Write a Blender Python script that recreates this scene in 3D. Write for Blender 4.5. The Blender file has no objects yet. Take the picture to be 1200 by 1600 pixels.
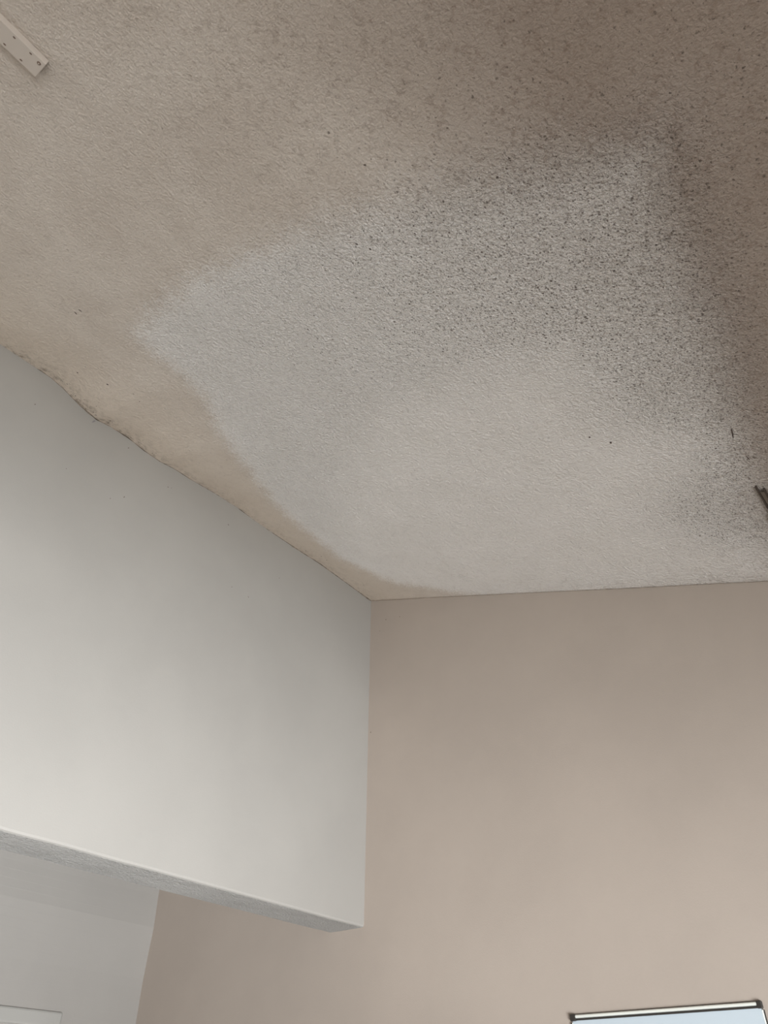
import bpy, bmesh, math, random
import numpy as np
from mathutils import Matrix, Vector, noise

scene = bpy.context.scene
col = scene.collection
rnd = random.Random(7)

# ------------------------------------------------------------------ camera
# camera basis in the room: image right, image up, viewing direction
fpx, cx, cy = 1155.0, 600.0, 800.0
van_y = Vector((1785 - cx, 1778 - cy, fpx)).normalized()          # along the bulkhead
van_z = Vector((14.0, (-fpx * fpx - 14.0 * 1185.0) / 978.0, fpx)).normalized()   # zenith
van_x = van_y.cross(van_z)
rows = Matrix((van_x, van_y, van_z))                              # image axes -> room axes
right, up, back = rows @ Vector((1, 0, 0)), rows @ Vector((0, -1, 0)), rows @ Vector((0, 0, -1))
cd = bpy.data.cameras.new('camera')
cam = bpy.data.objects.new('camera', cd)
col.objects.link(cam)
m = Matrix((right, up, back)).transposed().to_4x4()
m.translation = (0, 0, 1.6)
cam.matrix_world = m
cd.sensor_fit = 'VERTICAL'
cd.sensor_height = 36.0
cd.sensor_width = 27.0
cd.lens = fpx / 1600.0 * 36.0
cd.clip_start = 0.01
scene.camera = cam

# ------------------------------------------------------------------ light
vs = scene.view_settings
vs.view_transform = 'Standard'
vs.look = 'None'
vs.gamma = 1.0
vs.use_curve_mapping = False
vs.exposure = 1.25

# daylight: sky above ground bands made up to light the room through the low window in the right wall
WIN = (-1.80, 0.60, 0.05, 1.22)         # y0, y1, z0, z1 of the window opening in wall_right
DAY = 15.0                              # radiance of the brightest part outside
PROFILE = [(-1.0, 0.05, (0.95, 0.95, 0.92)), (-0.76, 0.08, (0.95, 0.95, 0.92)), (-0.60, 0.40, (0.93, 0.96, 0.97)),
           (-0.48, 1.00, (0.955, 0.98, 1.0)), (-0.27, 1.00, (0.955, 0.98, 1.0)), (-0.16, 0.35, (0.955, 0.98, 1.0)),
           (-0.06, 0.15, (0.85, 0.95, 0.88)), (0.06, 0.45, (0.88, 0.96, 1.05)), (0.2, 0.65, (0.86, 0.95, 1.06)), (1.0, 0.65, (0.84, 0.94, 1.06))]
world = bpy.data.worlds.new('world')
scene.world = world
world.use_nodes = True
_wt = world.node_tree
_bg = _wt.nodes['Background']
_tc = _wt.nodes.new('ShaderNodeTexCoord')
_sp = _wt.nodes.new('ShaderNodeSeparateXYZ')
_wt.links.new(_tc.outputs['Generated'], _sp.inputs[0])
_mr = _wt.nodes.new('ShaderNodeMapRange')
_wt.links.new(_sp.outputs['Z'], _mr.inputs[0])
_mr.inputs[1].default_value, _mr.inputs[2].default_value = -1.0, 1.0
_rp = _wt.nodes.new('ShaderNodeValToRGB')
_wt.links.new(_mr.outputs[0], _rp.inputs[0])
_el = _rp.color_ramp.elements
while len(_el) < len(PROFILE):
    _el.new(0.5)
for _e, (_z, _s, _k) in zip(_el, PROFILE):
    _e.position = (_z + 1) / 2
    _e.color = (_s * _k[0], _s * _k[1], _s * _k[2], 1)
_wt.links.new(_rp.outputs[0], _bg.inputs[0])
_bg.inputs[1].default_value = DAY
_pd = bpy.data.lights.new('window_portal', 'AREA')
_pd.shape = 'RECTANGLE'
_pd.size, _pd.size_y = WIN[3] - WIN[2], WIN[1] - WIN[0]
_pd.cycles.is_portal = True
_po = bpy.data.objects.new('window_portal', _pd)
_po.location = (1.25 + 0.08, (WIN[0] + WIN[1]) / 2, (WIN[2] + WIN[3]) / 2)
_po.rotation_euler = (0, math.pi / 2, 0)
col.objects.link(_po)

# ------------------------------------------------------------------ helpers
def material(name, colour, rough=0.7, spec=0.3, metal=0.0):
    mt = bpy.data.materials.new(name)
    mt.use_nodes = True
    b = mt.node_tree.nodes['Principled BSDF']
    b.inputs['Base Color'].default_value = (*colour, 1)
    b.inputs['Roughness'].default_value = rough
    b.inputs['Specular IOR Level'].default_value = spec
    b.inputs['Metallic'].default_value = metal
    return mt

class G:
    """short-hand for building node graphs"""
    def __init__(self, mt):
        self.t = mt.node_tree
        self.b = self.t.nodes['Principled BSDF']
    def put(self, sock, v):
        if isinstance(v, bpy.types.NodeSocket):
            self.t.links.new(v, sock)
        elif v is not None:
            sock.default_value = v
    def new(self, kind, **kw):
        n = self.t.nodes.new(kind)
        for k, v in kw.items():
            setattr(n, k, v)
        return n
    def coord(self):
        return self.new('ShaderNodeTexCoord').outputs['Object']
    def noise(self, v, scale, detail=2.0, rough=0.5):
        n = self.new('ShaderNodeTexNoise')
        self.put(n.inputs['Vector'], v)
        n.inputs['Scale'].default_value = scale
        n.inputs['Detail'].default_value = detail
        n.inputs['Roughness'].default_value = rough
        return n.outputs[0]
    def voronoi(self, v, scale, feature='F1'):
        n = self.new('ShaderNodeTexVoronoi', feature=feature)
        self.put(n.inputs['Vector'], v)
        n.inputs['Scale'].default_value = scale
        return n
    def math(self, op, a, b=None, c=None, clamp=False):
        n = self.new('ShaderNodeMath', operation=op, use_clamp=clamp)
        self.put(n.inputs[0], a); self.put(n.inputs[1], b); self.put(n.inputs[2], c)
        return n.outputs[0]
    def ramp(self, v, lo, hi, a=0.0, b=1.0):
        n = self.new('ShaderNodeMapRange', interpolation_type='SMOOTHSTEP')
        self.put(n.inputs[0], v); self.put(n.inputs[1], lo); self.put(n.inputs[2], hi)
        self.put(n.inputs[3], a); self.put(n.inputs[4], b)
        return n.outputs[0]
    def mix(self, f, a, b):
        n = self.new('ShaderNodeMix', data_type='RGBA')
        self.put(n.inputs[0], f)
        for s, v in ((n.inputs[6], a), (n.inputs[7], b)):
            self.put(s, (*v, 1) if isinstance(v, tuple) and len(v) == 3 else v)
        return n.outputs[2]
    def bump(self, h, strength, dist, normal=None):
        n = self.new('ShaderNodeBump')
        self.put(n.inputs['Height'], h)
        self.put(n.inputs['Strength'], strength)
        self.put(n.inputs['Distance'], dist)
        if normal is not None:
            self.put(n.inputs['Normal'], normal)
        return n.outputs[0]
    def attr(self, name):
        return self.new('ShaderNodeAttribute', attribute_name=name).outputs['Fac']

def link_mesh(name, me, mt, parent=None, kind=None):
    o = bpy.data.objects.new(name, me)
    if mt:
        me.materials.append(mt)
    col.objects.link(o)
    if parent:
        o.parent = parent
    if kind:
        o['kind'] = kind
    return o

def from_bm(name, bm, mt, parent=None, kind=None, smooth=False):
    bmesh.ops.recalc_face_normals(bm, faces=bm.faces[:])
    me = bpy.data.meshes.new(name)
    bm.to_mesh(me)
    bm.free()
    if smooth:
        for p in me.polygons:
            p.use_smooth = True
    return link_mesh(name, me, mt, parent, kind)

def box(bm, lo, hi, bev=0.0, seg=2):
    ret = bmesh.ops.create_cube(bm, size=1.0)
    vs_ = ret['verts']
    for v in vs_:
        for i in range(3):
            v.co[i] = lo[i] + (v.co[i] + 0.5) * (hi[i] - lo[i])
    if bev > 0:
        es = list({e for v in vs_ for e in v.link_edges})
        bmesh.ops.bevel(bm, geom=es, offset=bev, segments=seg, affect='EDGES', profile=0.5)

def tag(o, label, cat, group=None, kind=None):
    o['label'] = label
    o['category'] = cat
    if group:
        o['group'] = group
    if kind:
        o['kind'] = kind
    return o

def empty(name, loc):
    o = bpy.data.objects.new(name, None)
    o.location = loc
    o.empty_display_size = 0.05
    col.objects.link(o)
    return o

# ------------------------------------------------------------------ room measures (metres)
XB = -1.45                 # face of the bulkhead
TB = 0.128                 # its thickness
ZB = 2.0245                # its underside
YF = 1.757                 # far wall
XR = 1.25                  # right wall (low side, with the window)
YR = -2.30                 # rear wall
XL = -2.389                # wall behind the bulkhead
SL, ZT = 0.3512, 3.0835    # ceiling pitch, ceiling height at the bulkhead

SEAM = [(-2.3, 0.0), (0.0, -0.006), (0.3, -0.0056), (0.386, -0.0023), (0.44, -0.0006), (0.48, -0.0085), (0.534, -0.0255), (0.586, -0.033),
        (0.635, -0.0246), (0.687, -0.022), (0.742, -0.0277), (0.799, -0.0273), (0.854, -0.0182), (0.914, -0.0154),
        (1.0, -0.0059), (1.091, -0.0005), (1.188, -0.0043), (1.29, -0.0034), (1.382, -0.0012), (1.477, 0.0036),
        (1.613, 0.0008), (1.757, -0.0033)]
SY, SZ = [p[0] for p in SEAM], [p[1] for p in SEAM]

def sag(x, y):
    """how far the old plaster hangs at its edge along the bulkhead"""
    return np.interp(y, SY, SZ) * np.exp(-((x - XB) / 0.22) ** 2)

def ceil_z(x, y):
    return ZT - SL * (x - XB) + sag(x, y)

# ------------------------------------------------------------------ materials
def wall_paint(name, colour, bump=0.25, scale=260.0, dirt=0.05, depth=0.002):
    mt = material(name, colour, rough=0.62, spec=0.25)
    g = G(mt)
    c = g.coord()
    blot = g.noise(c, 2.3, 4.0, 0.55)
    dark = tuple(v * (1 - dirt * 1.6) for v in colour)
    cl = g.mix(g.ramp(blot, 0.3, 0.7), dark, colour)
    g.put(g.b.inputs['Base Color'], cl)
    h = g.math('ADD', g.noise(c, scale, 3.0, 0.6), g.math('MULTIPLY', g.noise(c, 14.0, 2.0), 1.2))
    g.put(g.b.inputs['Normal'], g.bump(h, bump, depth))
    return mt

M_BULK = wall_paint('cream_wall_paint', (0.400, 0.384, 0.358), 0.12)
M_FAR = wall_paint('beige_wall_paint', (0.425, 0.365, 0.315), 0.16)
M_BACK = wall_paint('grey_wall_paint', (0.37, 0.350, 0.325), 0.12)
M_UNDER = wall_paint('rough_render', (0.50, 0.49, 0.47), 1.0, 190.0, 0.12, 0.008)
M_FLOOR = material('floor_boards', (0.30, 0.22, 0.15), 0.5)
g = G(M_FLOOR)
_c = g.coord()
_w = g.new('ShaderNodeTexBrick')
g.put(_w.inputs['Vector'], _c)
_w.inputs['Color1'].default_value = (0.22, 0.17, 0.125, 1)
_w.inputs['Color2'].default_value = (0.16, 0.12, 0.085, 1)
_w.inputs['Mortar'].default_value = (0.12, 0.09, 0.07, 1)
_w.inputs['Scale'].default_value = 2.0
g.put(g.b.inputs['Base Color'], _w.outputs[0])

def ceiling_paint():
    mt = material('stained_textured_ceiling', (0.6, 0.55, 0.48), 0.6, 0.3)
    g = G(mt)
    c = g.coord()
    big = g.noise(c, 7.0, 4.0, 0.6)
    mid = g.noise(c, 26.0, 3.0, 0.6)
    fine = g.noise(c, 190.0, 2.0, 0.6)
    wob = g.math('ADD', g.math('MULTIPLY', g.math('SUBTRACT', mid, 0.5), 0.060),
                 g.math('MULTIPLY', g.math('SUBTRACT', fine, 0.5), 0.105))
    d = g.math('ADD', g.attr('patch'), wob)
    soft = g.attr('patch_soft')
    clean = g.ramp(d, g.math('MULTIPLY', soft, -1.0), soft)
    # old beige distemper with brownish blotches; newer pale repaint
    old = g.mix(g.ramp(big, 0.30, 0.72), (0.64, 0.575, 0.51), (0.71, 0.65, 0.585))
    old = g.mix(g.math('MULTIPLY', g.attr('yellow'), 0.55), old, (0.69, 0.59, 0.48))
    new = g.mix(g.ramp(big, 0.3, 0.7), (0.87, 0.845, 0.81), (0.91, 0.885, 0.855))
    base = g.mix(clean, old, new)
    # brown mottling where the mould is older; grime plus painted-in shade towards the right
    base = g.mix(g.math('MULTIPLY', g.attr('grime_shade'), 0.74), base, (0.28, 0.215, 0.17))
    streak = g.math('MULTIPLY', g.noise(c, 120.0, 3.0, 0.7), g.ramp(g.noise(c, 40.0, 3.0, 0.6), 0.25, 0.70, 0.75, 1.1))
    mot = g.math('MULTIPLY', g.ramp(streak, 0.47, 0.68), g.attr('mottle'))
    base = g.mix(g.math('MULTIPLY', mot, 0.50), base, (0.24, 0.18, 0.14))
    # mould specks in the grain of the plaster: coarse and fine
    cm = g.mapped(c)
    for scale, op in ((215.0, 0.80), (340.0, 0.62)):
        v = g.voronoi(cm, scale)
        hash_ = g.new('ShaderNodeSeparateColor')
        g.put(hash_.inputs[0], v.outputs['Color'])
        dens = g.math('ADD', g.attr('mould'), g.math('MULTIPLY', g.math('SUBTRACT', mid, 0.5), g.math('MULTIPLY', g.attr('mould'), 1.6)))
        on = g.ramp(hash_.outputs[0], g.math('SUBTRACT', dens, 0.03), g.math('ADD', dens, 0.03), 1.0, 0.0)
        rad = g.math('MULTIPLY_ADD', hash_.outputs[1], 0.26, 0.20)
        dot = g.ramp(v.outputs['Distance'], g.math('MULTIPLY', rad, 0.5), g.math('MULTIPLY', rad, 1.4), 1.0, 0.0)
        speck = g.math('MULTIPLY', g.math('MULTIPLY', on, dot), g.math('MULTIPLY_ADD', hash_.outputs[2], 0.5, op - 0.35))
        base = g.mix(speck, base, (0.125, 0.10, 0.082))
    # dirt along the joint with the bulkhead
    dn = g.math('MULTIPLY', g.ramp(g.noise(c, 55.0, 5.0, 0.75), 0.46, 0.66), g.attr('grime'), clamp=True)
    base = g.mix(g.math('MULTIPLY', dn, 0.75), base, (0.20, 0.155, 0.11))
    # shade in the pits of the sprayed grain, painted into the colour
    pits = g.noise(c, 230.0, 2.0, 0.6)
    rough = g.attr('rough')
    base = g.mix(g.math('MULTIPLY', g.ramp(pits, 0.44, 0.30), g.math('MULTIPLY', rough, 0.14)), base, (0.36, 0.32, 0.285))
    g.put(g.b.inputs['Base Color'], base)
    g.put(g.b.inputs['Roughness'], g.ramp(clean, 0.0, 1.0, 0.72, 0.48))
    # sprayed grain
    grain = g.math('ADD', pits, g.math('MULTIPLY', g.noise(c, 110.0, 2.0, 0.5), 0.8))
    amp = g.math('MULTIPLY_ADD', rough, 0.8, 0.12, clamp=True)
    g.put(g.b.inputs['Normal'], g.bump(grain, amp, 0.009))
    return mt

def mapped(self, c):
    """jitter the cell lattice so the specks are ragged"""
    n = self.new('ShaderNodeTexNoise')
    self.put(n.inputs['Vector'], c)
    n.inputs['Scale'].default_value = 210.0
    a = self.new('ShaderNodeVectorMath', operation='MULTIPLY_ADD')
    self.put(a.inputs[0], n.outputs['Color'])
    a.inputs[1].default_value = (0.006, 0.006, 0.006)
    self.put(a.inputs[2], c)
    return a.outputs[0]
G.mapped = mapped
M_CEIL = ceiling_paint()

# ------------------------------------------------------------------ ceiling
PATCH = [(-1.069, 0.456), (-0.968, 0.421), (-0.799, 0.403), (-0.653, 0.408), (-0.477, 0.424), (-0.335, 0.445), (-0.228, 0.456),
         (-0.153, 0.467), (-0.045, 0.483), (0.04, 0.505), (0.049, 0.554), (0.03, 0.671), (0.021, 0.777), (0.015, 0.887),
         (0.004, 0.976), (-0.032, 1.124), (-0.05, 1.356), (-0.10, 1.705), (-0.12, 1.80), (-0.98, 1.765), (-1.25, 1.64), (-1.335, 1.448),
         (-1.31, 1.266), (-1.29, 1.105), (-1.234, 0.963), (-1.167, 0.797), (-1.083, 0.664), (-1.061, 0.55)]
SMOOTH = [(-0.90, 0.95), (-0.744, 0.841), (-0.581, 0.812), (-0.485, 0.809), (-0.355, 0.825), (-0.264, 0.854), (-0.257, 0.941), (-0.264, 1.039),
          (-0.219, 1.109), (-0.164, 1.161), (-0.202, 1.252), (-0.277, 1.347), (-0.324, 1.435), (-0.267, 1.554),
          (-0.149, 1.606), (-0.12, 1.80), (-1.449, 1.80), (-1.30, 1.30), (-1.098, 1.15)]

def poly_dist(px, py, poly):
    """signed distance to a polygon, positive inside"""
    best = np.full(px.shape, 1e9)
    inside = np.zeros(px.shape, bool)
    n = len(poly)
    for i in range(n):
        ax, ay = poly[i]
        bx, by = poly[(i + 1) % n]
        dx, dy = bx - ax, by - ay
        t = np.clip(((px - ax) * dx + (py - ay) * dy) / (dx * dx + dy * dy), 0, 1)
        best = np.minimum(best, np.hypot(px - ax - t * dx, py - ay - t * dy))
        cross = ((ay > py) != (by > py)) & (px < (bx - ax) * (py - ay) / (by - ay + 1e-12) + ax)
        inside ^= cross
    return np.where(inside, best, -best)

def sstep(v, a, b):
    t = np.clip((v - a) / (b - a), 0, 1)
    return t * t * (3 - 2 * t)

gx = np.concatenate([np.linspace(XB - 0.02, 0.5, 300), np.linspace(0.5, XR, 12)[1:]])
gy = np.concatenate([np.linspace(YR, -0.15, 30), np.linspace(-0.15, YF, 300)[1:]])
X, Y = np.meshgrid(gx, gy, indexing='ij')
Z = ceil_z(X, Y)
# slight unevenness of hand-laid plaster
for i in range(0, X.shape[0]):
    for j in range(0, X.shape[1]):
        Z[i, j] += 0.0025 * noise.noise(Vector((X[i, j] * 3.1, Y[i, j] * 3.1, 4.0)))
nx, ny = X.shape
verts = np.stack([X, Y, Z], -1).reshape(-1, 3)
idx = np.arange(nx * ny).reshape(nx, ny)
faces = np.stack([idx[:-1, :-1], idx[:-1, 1:], idx[1:, 1:], idx[1:, :-1]], -1).reshape(-1, 4)
me = bpy.data.meshes.new('ceiling')
me.from_pydata(verts.tolist(), [], faces.tolist())
for p in me.polygons:
    p.use_smooth = True
dp = poly_dist(X, Y, PATCH)
ds = poly_dist(X, Y, SMOOTH)
right_side = sstep(X, -0.62, -0.18)
attrs = {
    'patch': dp,
    'patch_soft': 0.032 + 0.07 * sstep(X, -0.75, -0.1),
    'mould': (sstep(-ds, -0.012, 0.07) * (0.11 * sstep(X, -0.95, -0.5) + 0.52 * right_side)) * (0.35 + 0.65 * sstep(dp, -0.04, 0.06)) * sstep(Y, 0.20, 0.70),
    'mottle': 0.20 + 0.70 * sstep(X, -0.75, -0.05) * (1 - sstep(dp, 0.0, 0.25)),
    'grime_shade': np.clip(sstep(X, -0.45, 0.15) * (1 - sstep(dp, -0.02, 0.12)) * 0.9 + 0.36 * sstep(X, -0.42, 0.0) * sstep(-ds, -0.03, 0.2), 0, 1),
    'yellow': np.exp(-((X - XB) / 0.22) ** 2),
    'grime': np.exp(-((X - XB) / 0.035)) * (0.6 + 0.9 * np.exp(-((Y - 0.50) / 0.2) ** 2)),
    'rough': (0.40 + 0.60 * sstep(dp, -0.06, 0.06)) * (1 - 0.45 * sstep(ds, -0.06, 0.14)),
}
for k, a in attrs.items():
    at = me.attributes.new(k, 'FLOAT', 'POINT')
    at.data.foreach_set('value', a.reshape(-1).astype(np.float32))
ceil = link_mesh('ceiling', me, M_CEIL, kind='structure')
sol = ceil.modifiers.new('thickness', 'SOLIDIFY')
sol.thickness = 0.05
sol.offset = -1.0

# ------------------------------------------------------------------ walls
# bulkhead: a hanging wall whose top follows the sagging ceiling line
bm = bmesh.new()
ys = np.concatenate([np.linspace(YR, -0.1, 12), np.linspace(0.0, YF, 110)])
prof = []
for y in ys:
    wv = 0.0015 * noise.noise(Vector((0, y * 9, 0)))
    top = float(ceil_z(XB, y)) + 0.004
    r = 0.006
    prof.append([(XB, top), (XB, ZB + 0.35), (XB, ZB + r + wv), (XB - r * 0.3, ZB + r * 0.3 + wv), (XB - r, ZB + wv),
                 (XB - TB + r, ZB + wv), (XB - TB + r * 0.3, ZB + r * 0.3 + wv), (XB - TB, ZB + r), (XB - TB, top + 0.06)])
rings = [[bm.verts.new((x, y, z)) for x, z in pr] for y, pr in zip(ys, prof)]
for a, b in zip(rings, rings[1:]):
    for k in range(len(a) - 1):
        f = bm.faces.new((a[k], b[k], b[k + 1], a[k + 1]))
        f.material_index = 1 if k == 4 else 0
    bm.faces.new((a[-1], b[-1], b[0], a[0]))
bm.faces.new(rings[0]); bm.faces.new(list(reversed(rings[-1])))
bulk = from_bm('wall_left', bm, M_BULK, kind='structure')
bulk.data.materials.append(M_UNDER)

def slab(name, lo, hi, mt):
    b_ = bmesh.new()
    box(b_, lo, hi)
    return from_bm(name, b_, mt, kind='structure')

# far wall: the top follows the pitch of the ceiling
bm = bmesh.new()
pts = [(XL - 0.1, 0), (XR + 0.1, 0), (XR + 0.1, float(ceil_z(XR, YF)) + 0.01)]
pts += [(x, float(ceil_z(x, YF)) + 0.004) for x in np.linspace(XR, XB, 12)]
pts += [(XB, ZT + 0.12), (XL - 0.1, ZT + 0.12)]
fr = [bm.verts.new((x, YF, z)) for x, z in pts]
bk = [bm.verts.new((x, YF + 0.12, z)) for x, z in pts]
bm.faces.new(fr); bm.faces.new(list(reversed(bk)))
for i in range(len(pts)):
    j = (i + 1) % len(pts)
    bm.faces.new((fr[i], bk[i], bk[j], fr[j]))
from_bm('wall_front', bm, M_FAR, kind='structure')

# wall of the space behind the bulkhead; its corner is not quite plumb
bm = bmesh.new()
_kz, _ko = [0.0, 1.6, 1.853, 1.967, 2.06, 2.126, 2.235, 3.2], [0.0, 0.010, 0.006, 0.002, 0.005, 0.008, 0.0, 0.0]
off = [(z, float(np.interp(z, _kz, _ko))) for z in np.concatenate([[0.0, 1.2], np.linspace(1.6, 2.4, 33), [3.2]])]
A = [bm.verts.new((XL - 0.0 + o_, YF, z)) for z, o_ in off]
C_ = [bm.verts.new((XL, YR, z)) for z, o_ in off]
for i in range(len(off) - 1):
    bm.faces.new((A[i], A[i + 1], C_[i + 1], C_[i]))
o = from_bm('wall_back_left', bm, M_BACK, kind='structure')
sl = o.modifiers.new('thickness', 'SOLIDIFY'); sl.thickness = 0.1; sl.offset = 1.0
slab('ceiling_alcove', (XL, YR, ZT + 0.02), (XB - TB + 0.01, YF, ZT + 0.1), M_BACK)
slab('floor', (XL - 0.1, YR - 0.1, -0.1), (XR + 0.1, YF + 0.12, 0.0), M_FLOOR)
slab('wall_rear', (XL - 0.1, YR - 0.1, 0.0), (XR + 0.1, YR, ZT + 0.12), M_FAR)
# right wall with the window opening
bm = bmesh.new()
zr = float(ceil_z(XR, 0)) + 0.02
box(bm, (XR, YR, 0), (XR + 0.1, YF, WIN[2]))
box(bm, (XR, YR, WIN[3]), (XR + 0.1, YF, zr))
box(bm, (XR, YR, WIN[2]), (XR + 0.1, WIN[0], WIN[3]))
box(bm, (XR, WIN[1], WIN[2]), (XR + 0.1, YF, WIN[3]))
from_bm('wall_right', bm, M_FAR, kind='structure')
M_FRAME = material('white_gloss_paint', (0.62, 0.61, 0.58), 0.35)
bm = bmesh.new()
t = 0.05
box(bm, (XR + 0.005, WIN[0], WIN[2]), (XR + 0.05, WIN[1], WIN[2] + t), 0.006)
box(bm, (XR + 0.005, WIN[0], WIN[3] - t), (XR + 0.05, WIN[1], WIN[3]), 0.006)
box(bm, (XR + 0.005, WIN[0], WIN[2]), (XR + 0.05, WIN[0] + t, WIN[3]), 0.006)
box(bm, (XR + 0.005, WIN[1] - t, WIN[2]), (XR + 0.05, WIN[1], WIN[3]), 0.006)
from_bm('window_1', bm, M_FRAME, kind='structure')

M_LEDGE = wall_paint('pale_ledge_paint', (0.40, 0.39, 0.365), 0.12)
# pale ledge at the foot of what shows below the bulkhead
bm = bmesh.new()
box(bm, (XL, 0.70, 1.822), (XL + 0.012, 1.49, 1.862), 0.006)
from_bm('trim_1', bm, M_LEDGE, kind='structure')

# dirty cracked bead where ceiling and bulkhead meet
M_SEAM = material('grimy_joint', (0.22, 0.18, 0.135), 0.9)
g = G(M_SEAM)
g.put(g.b.inputs['Base Color'], g.mix(g.ramp(g.noise(g.coord(), 22.0, 4.0, 0.7), 0.38, 0.62), (0.10, 0.08, 0.06), (0.36, 0.30, 0.24)))
bm = bmesh.new()
prev = None
for y in np.linspace(0.1, YF - 0.003, 420):
    r = 0.0017 + 0.0030 * max(0.0, noise.noise(Vector((3, y * 13, 0)))) + 0.002 * max(0, noise.noise(Vector((8, y * 45, 2))))
    z = float(ceil_z(XB, y)) + 0.0012 * noise.noise(Vector((1, y * 60, 5)))
    ring = [bm.verts.new((XB + 0.0005 + r * math.cos(a) , y, z + r * 0.7 * math.sin(a))) for a in np.linspace(0, 2 * math.pi, 7)[:-1]]
    if prev:
        for k in range(6):
            bm.faces.new((prev[k], ring[k], ring[(k + 1) % 6], prev[(k + 1) % 6]))
    prev = ring
from_bm('trim_2', bm, M_SEAM, kind='structure')

# ------------------------------------------------------------------ objects
def frame_on_ceiling(x, y, drop=0.0):
    """matrix whose Z points out of the ceiling into the room, Y along the bulkhead"""
    n = Vector((-SL, 0, -1)).normalized()
    yv = Vector((0, 1, 0))
    xv = yv.cross(n).normalized()
    mtx = Matrix((xv, yv, n)).transposed().to_4x4()
    mtx.translation = Vector((x, y, float(ceil_z(np.array(x), np.array(y))))) + n * drop
    return mtx

# painted perforated metal strip, top left
M_STRIP = material('old_white_enamel', (0.63, 0.57, 0.51), 0.5, 0.4)
M_HOLE = material('rust_brown', (0.20, 0.145, 0.115), 0.8)
strip = empty('perforated_strip', (0, 0, 0))
strip.matrix_world = frame_on_ceiling(-0.6625, 0.012)
tag(strip, 'painted narrow perforated metal strip fixed flat to the ceiling, top left corner', 'metal strip')
bm = bmesh.new()
W2, LEN, TH, DROP = 0.0180, 0.30, 0.0016, 0.0090
# top plate with folded edges
box(bm, (-W2, -LEN, DROP), (W2, 0, DROP + TH), 0.0006)
box(bm, (-W2, -LEN, 0.0005), (-W2 + 0.0016, 0, DROP + 0.0004), 0.0003)
box(bm, (W2 - 0.0016, -LEN, 0.0005), (W2, 0, DROP + 0.0004), 0.0003)
from_bm('rail', bm, M_STRIP, strip)
for k in range(10):
    for s in (-1, 1):
        b_ = bmesh.new()
        q = bmesh.ops.create_circle(b_, cap_ends=True, segments=14, radius=0.0014)
        for v in b_.verts:
            v.co.y *= 1.5
        ex = bmesh.ops.extrude_face_region(b_, geom=b_.faces[:])
        for v in [e for e in ex['geom'] if isinstance(e, bmesh.types.BMVert)]:
            v.co.z += 0.0005
        h = from_bm('slot', b_, M_HOLE, strip)
        h.location = (s * 0.0125, -0.022 - k * 0.026 - (0.004 if s > 0 else 0), DROP + TH - 0.0002)
b_ = bmesh.new()
bmesh.ops.create_cone(b_, cap_ends=True, segments=18, radius1=0.0030, radius2=0.0024, depth=0.0012)
scr = from_bm('screw', b_, M_HOLE, strip)
scr.location = (-0.010, -0.0075, DROP + TH + 0.0005)
b_ = bmesh.new()
bmesh.ops.create_cone(b_, cap_ends=True, segments=14, radius1=0.0013, radius2=0.0010, depth=0.0008)
sc2 = from_bm('screw_head', b_, M_STRIP, scr)
sc2.location = (0, 0, 0.0008)

# dark bracket at the right edge
M_DARK = material('dark_oxidised_metal', (0.075, 0.058, 0.046), 0.55, 0.4, 0.3)
M_DARK2 = material('dull_metal', (0.20, 0.17, 0.14), 0.5, 0.4, 0.5)
br = empty('ceiling_bracket', (0, 0, 0))
br.matrix_world = frame_on_ceiling(-0.094, 1.338)
tag(br, 'small dark two-pronged metal bracket on the mouldy ceiling at the right edge', 'bracket')
for px, L0 in ((0.0065, 0.0), (-0.0055, 0.012)):
    bm = bmesh.new()
    box(bm, (px - 0.0018, L0, 0.0005), (px + 0.0018, 0.20, 0.006), 0.0008)
    from_bm('prong', bm, M_DARK, br)
bm = bmesh.new()
box(bm, (-0.0035, 0.022, 0.0005), (0.0045, 0.20, 0.004), 0.0006)
from_bm('web_plate', bm, M_DARK2, br)
bm = bmesh.new()
box(bm, (-0.010, 0.105, 0.0005), (0.012, 0.20, 0.010), 0.002)
from_bm('body', bm, M_DARK, br)

# chrome framed pale board on the far wall
M_CHROME = material('satin_chrome_highlight', (0.93, 0.96, 0.90), 0.38, 0.6, 0.35)  # pale base colour paints in the bright window reflection along the chrome
M_BOARD = material('pale_blue_board', (0.50, 0.57, 0.62), 0.35, 0.4)
M_CORNER = material('dark_corner_cap', (0.06, 0.055, 0.05), 0.4, 0.5, 0.6)
FX0, FX1, FZ1, FH = -0.8655, -0.4665, 1.7935, 0.56
bd = empty('framed_board', ((FX0 + FX1) / 2, YF, FZ1 - FH))
tag(bd, 'chrome framed pale blue board hung on the far wall, lower right', 'wall board')
cxm = (FX0 + FX1) / 2
hw = (FX1 - FX0) / 2
def rod(axis, lo, hi, a, b, r):
    """half-round rail along x or z on the wall face"""
    b_ = bmesh.new()
    prev = None
    for t_ in (lo, hi):
        ring = []
        for an in np.linspace(0, math.pi, 10):
            u, w = r * math.cos(an), -r * 1.25 * math.sin(an)
            p = (t_, a + w, b + u) if axis == 'x' else (b + u, a + w, t_)
            ring.append(b_.verts.new(p))
        b_.faces.new(ring)
        if prev:
            for k in range(10):
                b_.faces.new((prev[k], ring[k], ring[(k + 1) % 10], prev[(k + 1) % 10]))
        prev = ring
    return b_
def bar(name, lo, hi, mt, bev=0.0008, parent=bd):
    b_ = bmesh.new()
    box(b_, lo, hi, bev)
    return from_bm(name, b_, mt, parent)
rt = from_bm('frame_rail', rod('x', -hw + 0.012, hw - 0.009, -0.004, FH - 0.0040, 0.0034), M_CHROME, bd)
bar('rail_lip', (-hw + 0.002, -0.0075, FH - 0.0112), (hw - 0.002, -0.0008, FH - 0.0076), M_CORNER, parent=rt)
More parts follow.
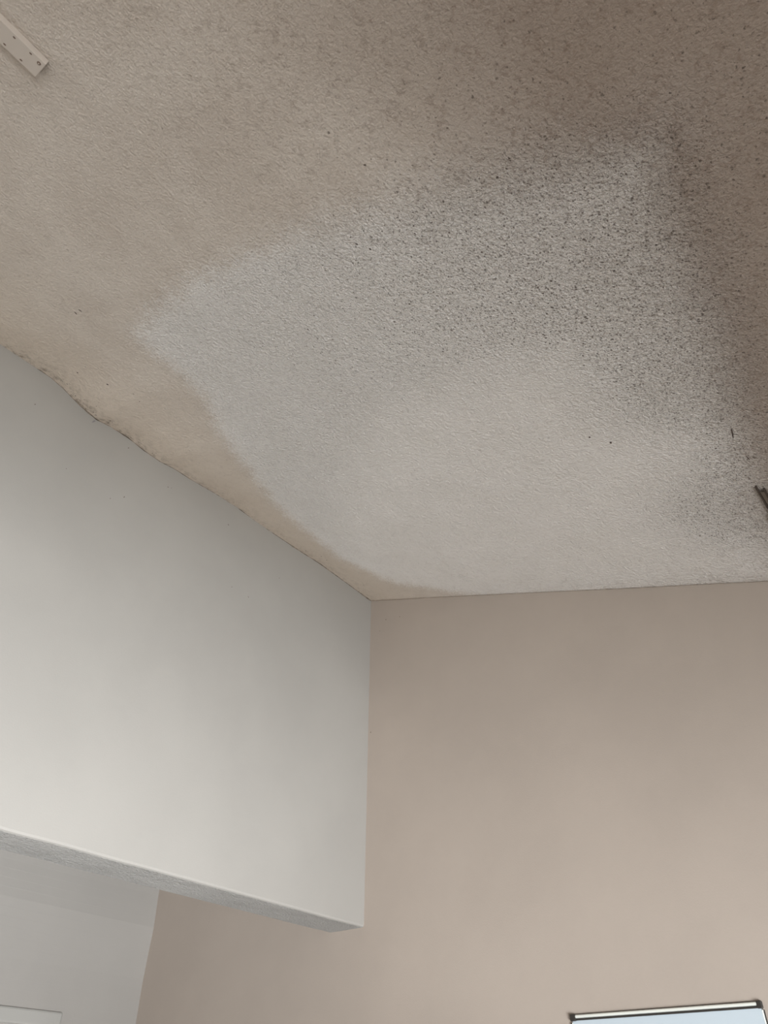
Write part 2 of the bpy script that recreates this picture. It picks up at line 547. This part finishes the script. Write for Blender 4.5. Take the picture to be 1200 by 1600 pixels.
bar('rail_edge', (-hw + 0.010, -0.0042, FH - 0.0012), (hw - 0.006, -0.0008, FH + 0.0004), M_CORNER, 0.0004, rt)
rb = from_bm('frame_rail', rod('x', -hw + 0.012, hw - 0.009, -0.004, 0.0040, 0.0034), M_CHROME, bd)
bar('rail_lip', (-hw + 0.002, -0.0075, 0.0076), (hw - 0.002, -0.0008, 0.0112), M_CORNER, parent=rb)
for sx in (-1, 1):
    rs = from_bm('frame_rail', rod('z', 0.012, FH - 0.014, -0.002, sx * (hw - 0.0030), 0.0022), M_CHROME, bd)
    x_ = sx * (hw - 0.0002)
    bar('rail_edge', (x_ - 0.0007, -0.0050, 0.012), (x_ + 0.0007, -0.0008, FH - 0.014), M_CORNER, 0.0003, rs)
for sx in (-1, 1):
    for z0 in (0.0, FH - 0.012):
        bm = bmesh.new()
        box(bm, (sx * hw - (0.010 if sx > 0 else 0), -0.0090, z0), (sx * hw + (0 if sx > 0 else 0.013), -0.0008, z0 + 0.0125), 0.0015)
        from_bm('corner_cap', bm, M_CORNER, bd)
bm = bmesh.new()
box(bm, (-hw + 0.004, -0.0045, 0.006), (hw - 0.004, -0.0008, FH - 0.008))
from_bm('panel', bm, M_BOARD, bd)

# dirt specks and scuffs: flakes clinging to ceiling and walls
M_SPECK = material('dark_mould_speck', (0.07, 0.05, 0.04), 0.9)
M_SCUFF = material('grey_scuff', (0.26, 0.245, 0.25), 0.9)
def flake(b_, pos, n, u, ru, rv, h=0.0007):
    n = Vector(n).normalized(); u = Vector(u); u = (u - n * u.dot(n)).normalized(); w = n.cross(u)
    c0 = b_.verts.new(Vector(pos) + n * h)
    ring = []
    for k in range(9):
        a = k / 9 * 2 * math.pi
        q = 0.75 + 0.5 * rnd.random()
        ring.append(b_.verts.new(Vector(pos) + u * (1.6 * ru * q * math.cos(a)) + w * (1.6 * rv * q * math.sin(a)) - n * 0.0002))
    for k in range(9):
        b_.faces.new((c0, ring[k], ring[(k + 1) % 9]))
NC = (-SL, 0, -1)
bm = bmesh.new()
marks = [(-1.412, 0.361, 3, 1.5), (-1.417, 0.369, 2, 1.2), (-1.433, 0.448, 3, 1.6), (-1.427, 0.463, 2, 1.4), (-1.42, 0.474, 2, 1.2),
         (-1.345, 0.46, 2, 1.4), (-1.432, 0.508, 2, 1.0), (-1.293, 0.519, 2.2, 1.8), (-1.253, 0.572, 2.6, 0.8), (-1.264, 0.597, 1.6, 1.5),
         (-1.139, 0.336, 2.5, 0.9), (-1.12, 0.337, 2.5, 0.9), (-1.343, 0.857, 3, 0.8), (-1.436, 1.125, 2, 1.4), (-1.44, 0.436, 2, 1.4),
         (-0.087, 1.243, 8, 1.0), (-0.076, 1.281, 2.5, 1.8), (-0.0891, 1.16, 9, 0.9), (-0.30, 1.12, 2.2, 1.4), (-0.33, 1.09, 1.8, 1.3)]
for k in range(60):
    y = rnd.gauss(0.47, 0.10) if k < 40 else rnd.uniform(0.3, 1.7)
    marks.append((XB + 0.006 + abs(rnd.gauss(0, 0.025)), y, rnd.uniform(0.5, 1.5), rnd.uniform(0.5, 1.1)))
for x, y, a, b in marks:
    flake(bm, (x, y, float(ceil_z(np.array(x), np.array(y)))), NC, (rnd.uniform(-0.5, 0.5), 1, 0), a * 0.001, b * 0.001)
o = from_bm('mould_specks', bm, M_SPECK)
tag(o, 'tiny dark mould specks scattered on the ceiling beside the bulkhead seam', 'dirt', kind='stuff')
bm = bmesh.new()
for y, z, a, b in [(0.432, 2.973, 1.6, 0.8), (0.697, 3.030, 2.2, 0.8), (0.727, 2.872, 2.6, 0.8),
                   (0.692, 2.843, 1.5, 0.8), (0.844, 2.99, 2.0, 0.9), (1.072, 2.999, 2.2, 1.0), (1.123, 2.801, 1.6, 0.7),
                   (1.189, 2.801, 2.2, 0.7), (0.855, 2.995, 1.3, 0.6), (0.56, 2.85, 1.2, 0.7), (1.30, 2.93, 1.3, 0.7)]:
    flake(bm, (XB, y, z), (1, 0, 0), (0, rnd.uniform(-1, 1), 1), a * 0.001, b * 0.001)
M_WSPECK = material('brown_wall_speck', (0.11, 0.08, 0.06), 0.9)
o = from_bm('wall_specks', bm, M_WSPECK)
tag(o, 'small brown specks scattered over the upper face of the bulkhead wall', 'dirt', kind='stuff')
bm = bmesh.new()
for x, z, a, b in [(-1.440, 2.578, 2.0, 1.0), (-1.381, 2.976, 1.6, 1.2), (-1.32, 2.965, 1.3, 1.0), (-1.408, 2.94, 1.5, 0.7)]:
    flake(bm, (x, YF, z), (0, -1, 0), (0, 0, 1), a * 0.001, b * 0.001)
o = from_bm('wall_specks', bm, M_WSPECK)
tag(o, 'few faint brown specks high on the beige far wall beside the corner', 'dirt', kind='stuff')
bm = bmesh.new()
flake(bm, (XB, 0.583, 3.040), (1, 0, 0), (0, 0.45, 1), 0.007, 0.0022, 0.0004)
o = from_bm('scuff_mark', bm, M_SCUFF)
tag(o, 'pale grey scuff on the bulkhead wall just under the cracked seam', 'mark')
